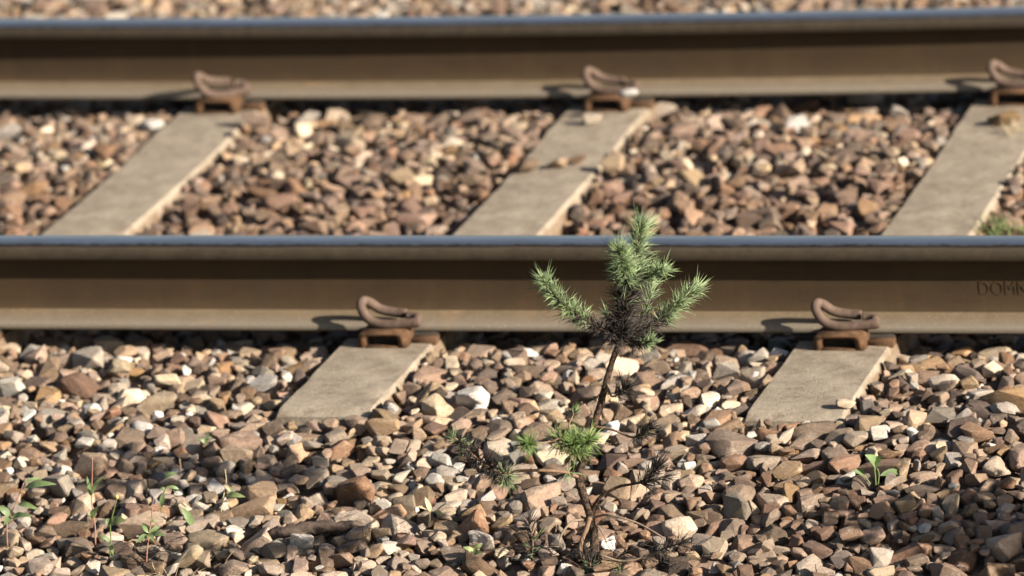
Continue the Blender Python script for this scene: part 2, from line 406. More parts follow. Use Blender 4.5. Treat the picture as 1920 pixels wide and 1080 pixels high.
# ------------------------------------------------------------------ sleepers with cast-in housings
Y_END0, Y_END1 = -0.468, GAUGE + 0.4975
def sleeper_body(seed):
    rr = random.Random(seed)
    ys = list(np.linspace(Y_END0, Y_END1, 110))
    prof = [(-0.128, -0.22), (-0.112, -0.10), (-0.094, -0.035), (-0.0900, -0.0135), (-0.0880, -0.0042), (-0.0845, -0.0004), (-0.045, 0.0), (0.0, 0.0), (0.045, 0.0), (0.0835, -0.0004), (0.0875, -0.0042), (0.0900, -0.0135), (0.094, -0.035), (0.112, -0.10), (0.128, -0.22)]
    n = len(prof); m = MB(); rust = []
    for j, y in enumerate(ys):
        # lower waist between the rails, gentle seat at each rail
        yc = y - GAUGE / 2
        z0 = SL_TOP - 0.010 * max(0, 1 - (abs(yc) / 0.50) ** 2) ** 0.5 if abs(yc) < 0.5 else SL_TOP
        dr = min(abs(y), abs(y - GAUGE))
        if dr < 0.15: z0 += 0.0
        e = min(y - Y_END0, Y_END1 - y); drop = 0.009 * max(0, 1 - e / 0.02) ** 2
        for k, (x, z) in enumerate(prof):
            x *= 0.92
            P = Vector((x * 9 + seed * 5, y * 9, z * 9))
            a = mnoise.noise(P * 2.2) * 0.0022 + mnoise.noise(P * 6) * 0.0014
            edge = 0.8 if k in (2, 3, 4, 10, 11, 12) else 0.3
            ch = max(0, mnoise.noise(Vector((y * 14, x * 30, seed * 3.3))) - 0.25) * 0.007 if k in (4, 5, 9, 10) else 0
            m.v.append((x + a * edge * 1.5 - math.copysign(ch * 0.5, x) * (1 if x else 0), y + (0.004 * mnoise.noise(P * 4) if j in (0, 109) else 0), z + z0 - drop - ch + a * (0.22 if abs(x) < 0.08 else 0.7)))
            rust.append(max(0, min(1, 1.15 - dr / 0.14)) ** 1.5 if abs(x) < 0.082 else 0.9)
    for j in range(len(ys) - 1):
        for k in range(n - 1):
            m.f.append((j * n + k, j * n + k + 1, (j + 1) * n + k + 1, (j + 1) * n + k)); m.m.append(0)
    m.f.append(tuple(range(n - 1, -1, -1))); m.f.append(tuple((len(ys) - 1) * n + k for k in range(n))); m.m += [0, 0]
    return m, rust
def rect_tube(m, y0, y1, w0, w1, z0, z1, t):
    # a bent strap: a rectangular frame (hole along y) with rounded shoulders
    out = [(-w1, z0), (-w1 * 0.98, z0 + (z1 - z0) * 0.75), (-w1 * 0.86, z1), (w1 * 0.86, z1), (w1 * 0.98, z0 + (z1 - z0) * 0.75), (w1, z0)]
    inn = [(-w0, z0 + 0.002), (-w0, z0 + (z1 - z0) * 0.6), (-w0 * 0.9, z1 - t), (w0 * 0.9, z1 - t), (w0, z0 + (z1 - z0) * 0.6), (w0, z0 + 0.002)]
    n = 6; vs = [(x, y, z) for y in (y0, y1) for (x, z) in out + inn]; fs = []
    for k in range(n - 1):
        fs.append((k, k + 1, n + k + 1, n + k))                       # front
        fs.append((12 + k, 12 + n + k, 12 + n + k + 1, 12 + k + 1))   # back
        fs.append((k, 12 + k, 12 + k + 1, k + 1))                     # outside
        fs.append((n + k, n + k + 1, 12 + n + k + 1, 12 + n + k))     # inside
    fs += [(0, n, 12 + n, 12), (n - 1, 12 + n - 1, 12 + 2 * n - 1, 2 * n - 1)]
    m.add(vs, fs)
def bevelled(o, wd=0.0025, seg=2):
    bm = bmesh.new(); bm.from_mesh(o.data); bmesh.ops.recalc_face_normals(bm, faces=bm.faces)
    bmesh.ops.bevel(bm, geom=[e for e in bm.edges if len(e.link_faces) == 2 and e.calc_face_angle(0) > 0.4], offset=wd, segments=seg, affect='EDGES', clamp_overlap=True)
    for f in bm.faces: f.smooth = True
    bm.to_mesh(o.data); bm.free()
    return o
def box(m, x0, x1, y0, y1, z0, z1, mi=0):
    vs = [(x, y, z) for z in (z0, z1) for y in (y0, y1) for x in (x0, x1)]
    m.add(vs, [(0, 2, 3, 1), (4, 5, 7, 6), (0, 1, 5, 4), (2, 6, 7, 3), (0, 4, 6, 2), (1, 3, 7, 5)], mi)
SL_LABEL = {-2: 'grey concrete sleeper beyond the left edge, left of the leftmost visible one', -1: 'leftmost concrete sleeper, its right edge by the far rail crowded with loose stones',
            0: 'middle concrete sleeper with a row of stones lying across it between the rails', 1: 'rightmost concrete sleeper with green grass beside it behind the near rail', 2: 'grey concrete sleeper beyond the right edge of the photo'}
def clip_path():
    return spline([(0.062, -0.004, 0.0185), (0.040, -0.006, 0.0165), (0.010, -0.008, 0.0145), (-0.016, -0.008, 0.0165), (-0.034, -0.006, 0.026), (-0.044, 0.000, 0.042), (-0.043, 0.010, 0.0495),
                   (-0.034, 0.020, 0.043), (-0.020, 0.026, 0.031), (0.004, 0.028, 0.0250), (0.026, 0.027, 0.0235)], 7)
_clip_me = None
def clip_meshes():
    a = MB(); p = clip_path()
    rad = [0.0083] * len(p)
    for i in range(4): rad[i] = 0.0075 + i * 0.0004; rad[-1 - i] = 0.0080 + i * 0.0003
    a.tube(p, rad, 12, jit=0.03)
    b = MB(); pp = spline([(0.030, 0.018, 0.0225), (0.040, 0.0185, 0.0225), (0.050, 0.014, 0.0215), (0.054, 0.004, 0.0200)], 4)
    b.tube(pp, [0.0075] * len(pp), 10, jit=0.03)
    return a, b
CLIP_A, CLIP_B = (x.mesh('clip', [M_CLIP]) for x in clip_meshes())
CL_LABEL = {(0, 0): 'rusty hooked rail clip at near rail, left of the pine sapling', (1, 0): 'rusty hooked rail clip at near rail, right of the pine sapling',
            (-1, 1): 'blurred rusty rail clip at far rail on leftmost sleeper', (0, 1): 'rusty rail clip at far rail with a white pebble on it', (1, 1): 'rusty rail clip at far rail, cut off by the right edge',
            (-2, 0): 'rail clip at near rail on the sleeper beyond the left edge', (-1, 0): 'rail clip at near rail hidden left of the photo', (2, 0): 'rail clip at near rail beyond the right edge',
            (-2, 1): 'rail clip at far rail on the sleeper beyond the left edge', (2, 1): 'rail clip at far rail beyond the right edge'}
for si, X in zip((-2, -1, 0, 1, 2), SLEEPERS):
    root = empty('sleeper', (X, 0, SL_TOP)); tag(root, SL_LABEL[si], 'sleeper', 'concrete sleepers of the track')
    m, rust = sleeper_body(si + 7); m.v = [(x, y, z - SL_TOP) for x, y, z in m.v]
    o = m.obj('concrete_block', M_CONC, root); o.data.set_sharp_from_angle(angle=math.radians(34)); at = o.data.attributes.new('rust', 'FLOAT', 'POINT'); at.data.foreach_set('value', rust)
    for k, y0 in ((0, 0.0), (1, GAUGE + far_off(X))):
        zz = 0.002 * k
        h = MB(); rect_tube(h, y0 - 0.122, y0 - 0.069, 0.0285, 0.0435, -0.004, 0.0268 + zz, 0.0066)
        bevelled(h.obj('clip_housing', M_HOUS, root), 0.0022)
        h = MB(); box(h, -0.0284, 0.0284, y0 - 0.104, y0 - 0.0705, -0.003, 0.0195 + zz); h.obj('hole_shade', M_PAD_SHADE, root, False)  # dark block that paints the shade inside the housing hole
        h = MB(); box(h, -0.0283, 0.0283, y0 - 0.1215, y0 - 0.106, -0.004, 0.0030); bevelled(h.obj('housing_sill', M_HOUS, root), 0.0008, 1)
        h = MB(); box(h, 0.043, 0.086, y0 - 0.092, y0 - 0.069, -0.004, 0.0075 + zz)
        bevelled(h.obj('shoulder_plate', M_HOUS, root), 0.0008, 1)
        h = MB(); box(h, -0.078, 0.084, y0 - 0.0675, y0 + 0.0675, -0.004, 0.0118 + zz)
        bevelled(h.obj('rail_pad', M_PAD_SHADE, root), 0.0015)
        c = empty('rail_clip', (X + random.uniform(-.003, .003), y0 - 0.084, 0.0062 + zz), random.uniform(-0.06, 0.06))
        tag(c, CL_LABEL[(si, k)], 'rail clip', 'clips holding the rails')
        for nm, me in (('clip_bar', CLIP_A), ('clip_toe', CLIP_B)):
            q = bpy.data.objects.new(nm, me); C.objects.link(q); q.parent = c
        if (si, k) == (-1, 1): c.rotation_euler = (0.25, 0.05, 0.5)

# ------------------------------------------------------------------ ballast stones: shapes
def stone_shape(seed, roundness=0.0):
    rr = random.Random(seed); bm = bmesh.new()
    npts = rr.randint(10, 14) if roundness < .5 else 40
    for i in range(npts):
        v = Vector((rr.gauss(0, 1), rr.gauss(0, 1), rr.gauss(0, 1))).normalized()
        e = 0.62 if roundness < .5 else 1.0           # superellipsoid, boxier than a ball
        v = Vector([math.copysign(abs(c) ** e, c) for c in v]) * (rr.uniform(0.80, 1.0) if roundness < .5 else 1)
        bm.verts.new(v)
    bmesh.ops.convex_hull(bm, input=bm.verts)
    bmesh.ops.delete(bm, geom=[v for v in bm.verts if not v.link_faces], context='VERTS')
    bmesh.ops.dissolve_limit(bm, angle_limit=math.radians(7), verts=bm.verts, edges=bm.edges)
    bmesh.ops.bevel(bm, geom=[e for e in bm.edges if e.calc_face_angle(0) > math.radians(16)], offset=0.078 if roundness < .5 else 0.14, segments=2, affect='EDGES', clamp_overlap=True)
    bmesh.ops.triangulate(bm, faces=[f for f in bm.faces if len(f.verts) > 5])
    for v in bm.verts: v.co += Vector([rr.uniform(-1, 1) for _ in range(3)]) * 0.020
    mx = [max(abs(v.co[i]) for v in bm.verts) for i in range(3)]
    for v in bm.verts: v.co = Vector([v.co[i] / mx[i] for i in range(3)])
    bm.normal_update()
    for f in bm.faces: f.smooth = True
    nrm = []
    for v in bm.verts:              # normals weighted by face area: flat faces with softly worn edges
        q = Vector((0, 0, 0))
        for f in v.link_faces: q += f.normal * f.calc_area() ** 1.2
        nrm.append(q.normalized())
    me = bpy.data.meshes.new('stone'); bm.to_mesh(me); bm.free(); me.materials.append(None)
    me.normals_split_custom_set_from_vertices(nrm); return me
NS = 22
SHAPES = [stone_shape(100 + i) for i in range(NS)] + [stone_shape(300 + i, 1.0) for i in range(4)]
NSH = len(SHAPES)
PROTO = bpy.data.collections.new('stone_kinds')
for k in range(len(STONE)):
    for s in range(NSH):
        o = bpy.data.objects.new('stone_kind_%03d' % (k * NSH + s), SHAPES[s]); PROTO.objects.link(o)
        o.material_slots[0].link = 'OBJECT'; o.material_slots[0].material = STONE[k]

# ------------------------------------------------------------------ ballast stones: heap them up on a height map
RES = 0.005
nx = int((BX1 - BX0) / RES); ny = int((BY1 - BY0) / RES)
tx = np.linspace(BX0, BX1, nx // 8 + 1); ty = np.linspace(BY0, BY1, ny // 8 + 1)
Tc = np.array([[T(x, y) for x in tx] for y in ty])
gx = (np.arange(nx) + .5) * RES + BX0; gy = (np.arange(ny) + .5) * RES + BY0
fx = np.clip((gx - BX0) / (BX1 - BX0) * (len(tx) - 1), 0, len(tx) - 1.001); fy = np.clip((gy - BY0) / (BY1 - BY0) * (len(ty) - 1), 0, len(ty) - 1.001)
ix, iy = fx.astype(int), fy.astype(int); ax, ay = fx - ix, (fy - iy)[:, None]
TM = (Tc[iy][:, ix] * (1 - ax) + Tc[iy][:, ix + 1] * ax) * (1 - ay) + (Tc[iy + 1][:, ix] * (1 - ax) + Tc[iy + 1][:, ix + 1] * ax) * ay
HM = TM - 0.040
BLK = np.zeros((ny, nx), bool)
for X in SLEEPERS:
    BLK[np.ix_((gy > Y_END0) & (gy < Y_END1), np.abs(gx - X) < 0.078)] = True
HM[BLK] = SL_TOP
stones = []      # x, y, z, a, b, c, yaw, tilt, tilt_dir, shape, kind
def foot(x, y, a, b, yaw):
    R_ = max(a, b); i0 = int((x - R_ - BX0) / RES); i1 = int((x + R_ - BX0) / RES) + 1; j0 = int((y - R_ - BY0) / RES); j1 = int((y + R_ - BY0) / RES) + 1
    if i0 < 0 or j0 < 0 or i1 >= nx or j1 >= ny: return None
    X_ = gx[i0:i1] - x; Y_ = (gy[j0:j1] - y)[:, None]; c_, s_ = math.cos(yaw), math.sin(yaw)
    r2 = ((X_ * c_ + Y_ * s_) / a) ** 2 + ((-X_ * s_ + Y_ * c_) / b) ** 2
    return slice(j0, j1), slice(i0, i1), r2
def settle(x, y, a, b, c, yaw, lim, force_z=None, on_sleeper=False, pct=72):
    ft = foot(x, y, a, b, yaw)
    if ft is None: return None
    js, is_, r2 = ft; mk = r2 < 0.9
    if not mk.any(): return None
    if not on_sleeper and BLK[js, is_][mk].mean() > 0.08: return None
    dome = c * np.sqrt(np.clip(1 - r2, 0, 1))
    h = HM[js, is_]
    z = float(np.percentile((h + dome * 0.92)[mk], pct)) if force_z is None else force_z
    if force_z is None and z + 0.55 * c > lim: return None
    HM[js, is_] = np.where(mk, np.maximum(h, z + dome * 0.92), h)
    return z
RP = gp(1745, 692)      # a patch of rusty grit beside the rightmost sleeper
def kind_for(x, y):
    u = random.random(); n = mnoise.noise(Vector((x * 2.1, y * 2.1, 4.2)))
    def pick(tbl):
        t = 0; s = sum(v for _, v in tbl); 
        for k, v in tbl:
            t += v / s
            if u < t: return k
        return tbl[-1][0]
    if y > GAUGE - 0.05: return pick([(TN, .18), (BR, .36), (GY, .20), (CRM, .05), (RB, .18), (WH, .02)])
    if y > 0.95 + 0.18 * n: return pick([(BR, .30), (RB, .22), (TN, .20), (CRM, .11), (DK, .10), (GY, .04), (WH, .010), (OC, .025)])
    if y > 0.05: return pick([(RB, .62), (BR, .24), (PB, .01), (DK, .11), (TN, .03), (OC, .012), (CRM, .008)])
    if (x - RP.x) ** 2 + ((y - RP.y) * .7) ** 2 < .05 ** 2 and u < .8: return OC
    right = max(0.0, min(1.0, (x - 0.35 + 0.25 * n + 0.25 * (-0.55 - y)) / 0.5))
    if y > -0.52: return pick([(BR, .30), (TN, .20), (CRM, .13 - .06 * right), (DK, .11 + .08 * right), (GY, .10), (RB, .11), (WH, .045), (OC, .025)])
    if random.random() < right: return pick([(RB, .32), (BR, .32), (PB, .18), (DK, .05), (TN, .06), (GY, .03), (PG, .02), (WH, .014), (OC, .015)])
    return pick([(BR, .20), (PB, .31), (TN, .17), (RB, .09), (GY, .06), (PG, .09), (CRM, .05), (WH, .02), (OC, .02)])

# stones that stand out, each a thing of its own: (px, py, half sizes in m, kind, shape, raise, label)
NOTABLE = [
    (1178, 178, .021, .012, .009, WH, 22, 'clip', 'bright white pebble sitting on the far rail clip of the middle sleeper'),
    (1108, 224, .020, .015, .012, CRM, 3, 'sl', 'pale stone lying on the middle sleeper just before its far clip'),
    (1584, 757, .018, .011, .009, CRM, 5, 'sl', 'small pale stone alone on the end of the rightmost sleeper'),
    (985, 303, .026, .018, .015, BR, 1, 'sl', 'leftmost brown stone of the row across the middle sleeper'),
    (1042, 300, .020, .015, .011, BR, 7, 'sl', 'flat brown stone in the middle of the row across the middle sleeper'),
    (1085, 294, .018, .012, .010, RB, 9, 'sl', 'small reddish stone in the row across the middle sleeper'),
    (1150, 301, .023, .018, .016, TN, 12, 'sl', 'tan stone at right end of the row across the middle sleeper'),
    (1885, 222, .034, .020, .015, OC, 8, 'sl', 'rust-coloured flat stone on the rightmost sleeper by its far clip'),
    (478, 222, .026, .020, .020, BR, 4, 'sl', 'brown stone jammed right of the far clip on the leftmost sleeper'),
    (455, 246, .017, .013, .011, OC, 9, 'sl', 'small orange-brown stone on the leftmost sleeper below its far clip'),
    (452, 272, .016, .012, .010, RB, 13, 'sl', 'small reddish stone at the right edge of the leftmost sleeper'),
    (1235, 205, .034, .022, .018, CRM, 11, '', 'cream stone against the far rail right of the white pebble'),
    (285, 236, .032, .018, .014, WH, 22, '', 'long white stone left of the leftmost sleeper near the far rail'),
    (733, 768, .013, .011, .012, WH, 23, '', 'small white pebble at the right front corner of the middle sleeper'),
    (884, 752, .031, .024, .020, WH, 6, '', 'large angular white stone between the two clips of the near rail'),
    (1648, 812, .015, .013, .014, WH, 2, '', 'small bright white stone in front of the rightmost sleeper end'),
    (1274, 989, .028, .025, .019, CRM, 24, '', 'round smooth cream pebble right of the sapling base'),
    (1888, 748, .048, .026, .021, OC, 11, '', 'long ochre slab at the right edge below the near rail'),
    (222, 690, .022, .018, .018, CRM, 25, '', 'rounded yellowish stone below the near rail at left'),
    (1540, 290, .020, .014, .012, CRM, 4, '', 'smooth bright cream stone between the rails, left of rightmost sleeper'),
    (497, 722, .025, .020, .016, WH, 13, '', 'whitish grey stone left of the middle sleeper front part'),
    (925, 1056, .050, .030, .024, RB, 14, '', 'big brown stone at the bottom edge left of the sapling base'),
    (886, 966, .021, .019, .019, OC, 15, '', 'angular orange stone left of the sapling trunk'),
    (828, 860, .020, .018, .015, WH, 16, '', 'white chip just left of the tip of the long low branch'),
    (160, 678, .036, .024, .022, GY, 17, '', 'large pale grey stone below the near rail at far left'),
    (170, 874, .040, .026, .019, TN, 18, '', 'large flat tan block among weeds at left'),
    (112, 916, .030, .019, .024, GY, 19, '', 'grey stone behind the weeds at left'),
    (494, 930, .029, .022, .024, TN, 20, '', 'upright tan block right of the yellow-green weed'),
    (655, 268, .032, .026, .022, CRM, 10, '', 'big cream stone between the rails, left of centre'),
    (1497, 236, .027, .022, .020, WH, 21, '', 'pale white stone near the far rail, left of rightmost sleeper'),
    (718, 803, .031, .018, .017, TN, 0, '', 'long tan stone just before the front end of the middle sleeper'),
    (1143, 1026, .017, .010, .017, WH, 2, '', 'small white chip touching the sapling base'),
    (1342, 1030, .020, .017, .018, CRM, 12, '', 'yellowish stone right of the smooth cream pebble'),
    (665, 928, .034, .026, .026, RB, 6, '', 'chunky reddish block left of the long low branch'),
    (1385, 955, .028, .022, .026, GY, 3, '', 'pale grey angular stone right of the sapling'),
    (20, 725, .028, .020, .018, WH, 8, '', 'whitish stone at the left edge below the near rail'),
    (350, 1050, .027, .020, .022, CRM, 7, '', 'rough cream lump at the bottom left'),
    (1770, 716, .028, .018, .014, CRM, 24, '', 'oval pale stone right of the rightmost sleeper below near rail'),
]
note = []
for (px, py, a, b, c, kd, sh, mode, lab) in NOTABLE:
    if mode == 'clip': p = on_z(px, py, 0.040)
    elif mode == 'sl': p = on_z(px, py, SL_TOP + c * 0.75)
    else: p = gp(px, py, 0.003)
    yaw = random.uniform(-0.5, 0.5) + YAW * -0.0
    if mode == 'clip': z = p.z; p.y += 0.012; p.x -= .003
    elif mode == 'sl': z = SL_TOP + c * 0.86 - (0.008 if 250 < py < 320 else 0); settle(p.x, p.y, a, b, c, yaw, 9, force_z=z, on_sleeper=True)
    else:
        z = T(p.x, p.y) + 0.003; settle(p.x, p.y, a, b, c, yaw, 9, force_z=z, on_sleeper=True)
    note.append((p.x, p.y, z, a, b, c, yaw, sh, kd, lab, mode))

def fill(n, med, sig, lo, hi, tol, region=None, embed=72):
    bx = (BX0 + .05, BX1 - .05, BY0 + .05, BY1 - .05) if region is None else region
    for _ in range(n):
        x = random.uniform(bx[0], bx[1]); y = random.uniform(bx[2], bx[3])
        a = min(hi, max(lo, random.lognormvariate(math.log(med), sig))); b = a * random.uniform(0.62, 0.95); c = a * (random.uniform(0.42, 0.78) if y < -0.45 else random.uniform(0.42, 0.78))
        yaw = random.uniform(0, math.pi)
        ic = int((x - BX0) / RES); jc = int((y - BY0) / RES)
        if HM[jc, ic] > TM[jc, ic] - 0.1 * c: continue
        kd = kind_for(x, y)
        if kd == WH: a *= .72; b *= .72; c *= .72
        z = settle(x, y, a, b, c, yaw, TM[jc, ic] + tol * random.uniform(0.0, 1.0) + 0.55 * c * 0.5, pct=embed)
        if z is None: continue
        sh = random.randrange(NS) if random.random() < 0.9 else NS + random.randrange(4)
        stones.append((x, y, z, a, b, c, yaw, random.gauss(0, 0.22 if y < -0.45 else 0.25), random.uniform(0, 6.28), sh, kd))
VIS = (-2.1, 1.7, -1.45, 2.7)
FRONT = (-1.0, 1.7, -1.45, -0.42)
fill(12000, 0.0215, 0.30, 0.012, 0.044, 0.004)
fill(13000, 0.0205, 0.38, 0.011, 0.042, 0.007, FRONT)
fill(28000, 0.0185, 0.34, 0.011, 0.040, 0.008, VIS)
fill(12000, 0.0155, 0.28, 0.010, 0.028, 0.007, FRONT)
fill(18000, 0.0155, 0.26, 0.010, 0.028, 0.007, VIS)
fill(30000, 0.0095, 0.25, 0.006, 0.015, 0.002, VIS)

def rot_of(yaw, tilt, td):
    return (Matrix.Rotation(tilt, 3, Vector((math.cos(td), math.sin(td), 0))) @ Matrix.Rotation(yaw, 3, 'Z')).to_euler()
# the 300 that show largest, in view and on top of the heap, are single stones
cand = []
for i, s in enumerate(stones):
    px, py = proj((s[0], s[1], s[2]))
    if not (-10 < px < 1930 and 640 < py < 1090): continue
    ic = int((s[0] - BX0) / RES); jc = int((s[1] - BY0) / RES)
    if HM[jc, ic] > s[2] + s[5] * 0.92 + 0.002: continue
    cand.append((-(s[3] * s[4] * 0.3 + s[3] * s[5]) * (1.25 if py > 790 else 1), i))
cand.sort(); single = set(i for _, i in cand[:300])
def add_stone(s, name='stone'):
    o = bpy.data.objects.new(name, SHAPES[s[9]]); C.objects.link(o)
    o.material_slots[0].link = 'OBJECT'; o.material_slots[0].material = STONE[s[10]]
    o.location = s[0:3]; o.scale = s[3:6]; o.rotation_euler = rot_of(s[6], s[7], s[8]); return o
for i in sorted(single):
    add_stone(stones[i]).parent = bedo
for (x, y, z, a, b, c, yaw, sh, kd, lab, mode) in note:
    o = add_stone((x, y, z, a, b, c, yaw, random.gauss(0, 0.08), random.uniform(0, 6.28), sh, kd))
    tag(o, lab, 'stone', 'stones that stand out from the ballast')
rest = [s for i, s in enumerate(stones) if i not in single]
me = bpy.data.meshes.new('ballast_stones'); me.from_pydata([s[0:3] for s in rest], [], [])
at = me.attributes.new('kind_index', 'INT', 'POINT'); at.data.foreach_set('value', [s[10] * NSH + s[9] for s in rest])
at = me.attributes.new('turn', 'FLOAT_VECTOR', 'POINT'); at.data.foreach_set('vector', np.array([rot_of(s[6], s[7], s[8])[:] for s in rest], 'f').ravel())
at = me.attributes.new('size', 'FLOAT_VECTOR', 'POINT'); at.data.foreach_set('vector', np.array([s[3:6] for s in rest], 'f').ravel())
bs = bpy.data.objects.new('ballast_stones', me); C.objects.link(bs); bs['kind'] = 'stuff'
bs['label'] = 'crushed brown and tan ballast stones filling the track bed'; bs['category'] = 'gravel'
ng = bpy.data.node_groups.new('ballast', 'GeometryNodeTree')
ng.interface.new_socket('Geometry', in_out='INPUT', socket_type='NodeSocketGeometry'); ng.interface.new_socket('Geometry', in_out='OUTPUT', socket_type='NodeSocketGeometry')
N = ng.nodes; gi = N.new('NodeGroupInput'); gout = N.new('NodeGroupOutput'); iop = N.new('GeometryNodeInstanceOnPoints'); ci = N.new('GeometryNodeCollectionInfo')
ci.inputs['Collection'].default_value = PROTO; ci.inputs['Separate Children'].default_value = True; ci.inputs['Reset Children'].default_value = True
iop.inputs['Pick Instance'].default_value = True
def named(nm, ty):
    a = N.new('GeometryNodeInputNamedAttribute'); a.data_type = ty; a.inputs['Name'].default_value = nm; return a.outputs['Attribute']
L = ng.links.new
L(gi.outputs[0], iop.inputs['Points']); L(ci.outputs[0], iop.inputs['Instance']); L(named('kind_index', 'INT'), iop.inputs['Instance Index'])
L(named('turn', 'FLOAT_VECTOR'), iop.inputs['Rotation']); L(named('size', 'FLOAT_VECTOR'), iop.inputs['Scale']); L(iop.outputs[0], gout.inputs[0])
md = bs.modifiers.new('heap', 'NODES'); md.node_group = ng
print('STONES', len(stones), 'single', len(single))

# ------------------------------------------------------------------ pine sapling
BASE = gp(1114, 1042); BASE.z -= 0.01
cd.dof.focus_distance = (BASE - CAM).dot(fw) - 0.02
sap = empty('pine_sapling', BASE)
tag(sap, 'small crooked pine sapling with green tips and blackened needles growing in the ballast', 'pine sapling')
def sp(pts, d0=0.0, d1=0.0):
    n = len(pts); return [on_plane(p[0], p[1], BASE, lerp(d0, d1, i / max(1, n - 1)) + (p[2] if len(p) > 2 else 0)) - BASE for i, p in enumerate(pts)]
def needle(m, p, d, ln, wd, vary, bend=None):
    d = d.normalized(); a = d.cross(Vector((0.3, 0.5, 0.8)))
    if a.length < 1e-3: a = d.cross(Vector((1, 0, 0)))
    a.normalize(); b = d.cross(a); bend = bend or Vector((random.gauss(0, .16), random.gauss(0, .16), random.gauss(0, .16)))
    vs = []
    for t, wk in ((0, .8), (0.5, 1.0)):
        c_ = p + d * (ln * t) + bend * (ln * t * t)
        for k in range(3):
            q = 2.094 * k; vs.append(c_ + a * (wd * wk * math.cos(q)) + b * (wd * wk * math.sin(q)))
    vs.append(p + d * ln + bend * ln)
    fs = [(0, 1, 4, 3), (1, 2, 5, 4), (2, 0, 3, 5), (3, 4, 6), (4, 5, 6), (5, 3, 6)]
    m.add(vs, fs); m.vary += [vary] * 7
def shoot(m, path, n, l0, l1, ang0=55, ang1=35, wd=0.00054, tipburst=0, t0=0.0, t1=1.0, droop=0.0):
    P = path; cum = [0.0]
    for i in range(1, len(P)): cum.append(cum[-1] + (P[i] - P[i - 1]).length)
    tot = cum[-1]
    for k in range(n + tipburst):
        t = random.uniform(t0, t1) if k < n else random.uniform(0.93, 1.0)
        s = t * tot; i = 0
        while i < len(P) - 2 and cum[i + 1] < s: i += 1
        f = (s - cum[i]) / max(1e-6, cum[i + 1] - cum[i]); p = P[i].lerp(P[i + 1], f)
        d = (P[i + 1] - P[i]).normalized()
        a = d.cross(Vector((0, 0, 1)) if abs(d.z) < .9 else Vector((1, 0, 0))).normalized(); b = d.cross(a)
        q = random.uniform(0, 6.283); an = math.radians(lerp(ang0, ang1, t) + random.gauss(0, 13))
        if k >= n: an *= random.uniform(0.2, 1.0)
        r = a * math.cos(q) + b * math.sin(q); ln = lerp(l0, l1, t) * random.uniform(0.6, 1.25); v = random.random()
        for _ in range(2):      # needles sit in pairs
            dd = d * math.cos(an) + r * math.sin(an) + Vector([random.gauss(0, .10) for _ in range(3)]) - Vector((0, 0, droop))
            needle(m, p, dd, ln * random.uniform(.9, 1.05), wd, v)
def nmb():
    m = MB(); m.vary = []; return m
def put_needles(m, name, mat, parent, loc=None):
    o = m.obj(name, mat, parent); o['kind'] = 'stuff'
    at = o.data.attributes.new('vary', 'FLOAT', 'POINT'); at.data.foreach_set('value', m.vary)
    return o
# trunk
tr = sp([(1120, 1062), (1116, 1041), (1113, 998), (1105, 961), (1094, 928), (1086, 900), (1087, 880), (1094, 865), (1102, 843), (1112, 800), (1126, 758), (1136, 718), (1149, 675), (1160, 641), (1167, 600), (1173, 560), (1178, 537), (1188, 495), (1195, 460), (1199, 437), (1201, 428)])
trs = spline(tr, 5)
nn = len(trs)
rads = [lerp(0.0072, 0.0054, min(1, i / nn * 2)) if i / nn < .5 else lerp(0.0054, 0.0018, (i / nn - .5) * 2) for i in range(nn)]
for i in range(6): rads[i] += (6 - i) * 0.0006
tm = MB(); tm.tube(trs, rads, 12, jit=0.12)
trunk = tm.obj('trunk', M_BARK, sap)
def branch(pts, d0, d1, r0, r1, mat=M_BARK, name='branch', nsub=5, jit=.08):
    p = spline(sp(pts, d0, d1), nsub); m = MB(); n = len(p)
    m.tube(p, [lerp(r0, r1, i / (n - 1)) for i in range(n)], 7, jit=jit); return m.obj(name, mat, sap), p
def sub(p, a, b): n = len(p); return p[int(a * (n - 1)):int(b * (n - 1)) + 1]
# leader tip: green, below it blackened needles
lead = sp([(1178, 537), (1188, 495), (1195, 460), (1199, 437), (1201, 430)]); lead = spline(lead, 4)
m = nmb(); shoot(m, lead, 250, .037, .033, 56, 40, tipburst=36); put_needles(m, 'green_needles', M_GREEN, trunk)
dead = spline(sp([(1161, 641), (1167, 600), (1173, 560), (1178, 530)]), 4)
m = nmb(); shoot(m, dead, 480, .036, .036, 70, 44, tipburst=0, wd=.00068); put_needles(m, 'dead_needles', M_DEAD, trunk)
m = nmb(); shoot(m, sub(dead, .55, 1), 44, .033, .033, 60, 44); put_needles(m, 'green_needles', M_GREEN, trunk)
# left arm
b, p = branch([(1162, 634), (1130, 618), (1096, 600), (1067, 581), (1035, 549), (1019, 528)], 0, -.05, .0030, .0016)
m = nmb(); shoot(m, sub(p, .36, 1), 280, .027, .028, 62, 42, tipburst=26); put_needles(m, 'green_needles', M_GREEN, b)
m = nmb(); shoot(m, sub(p, 0, .50), 170, .027, .024, 62, 50, wd=.00065); put_needles(m, 'dead_needles', M_DEAD, b)
# right arm
b, p = branch([(1166, 634), (1195, 620), (1225, 609), (1250, 589), (1279, 561), (1302, 543)], 0, .03, .0030, .0016)
m = nmb(); shoot(m, sub(p, .50, 1), 210, .027, .028, 62, 42, tipburst=26); put_needles(m, 'green_needles', M_GREEN, b)
m = nmb(); shoot(m, sub(p, 0, .56), 170, .028, .024, 62, 50, wd=.00065); put_needles(m, 'dead_needles', M_DEAD, b)
# inner right shoot
b, p = branch([(1170, 622), (1196, 604), (1212, 581), (1219, 556), (1221, 540)], 0.0, .07, .0024, .0012)
m = nmb(); shoot(m, sub(p, .35, 1), 60, .028, .028, 52, 36, tipburst=12); put_needles(m, 'green_needles', M_GREEN, b)
m = nmb(); shoot(m, sub(p, 0, .6), 40, .022, .022, 55, 45); put_needles(m, 'dead_needles', M_DEAD, b)
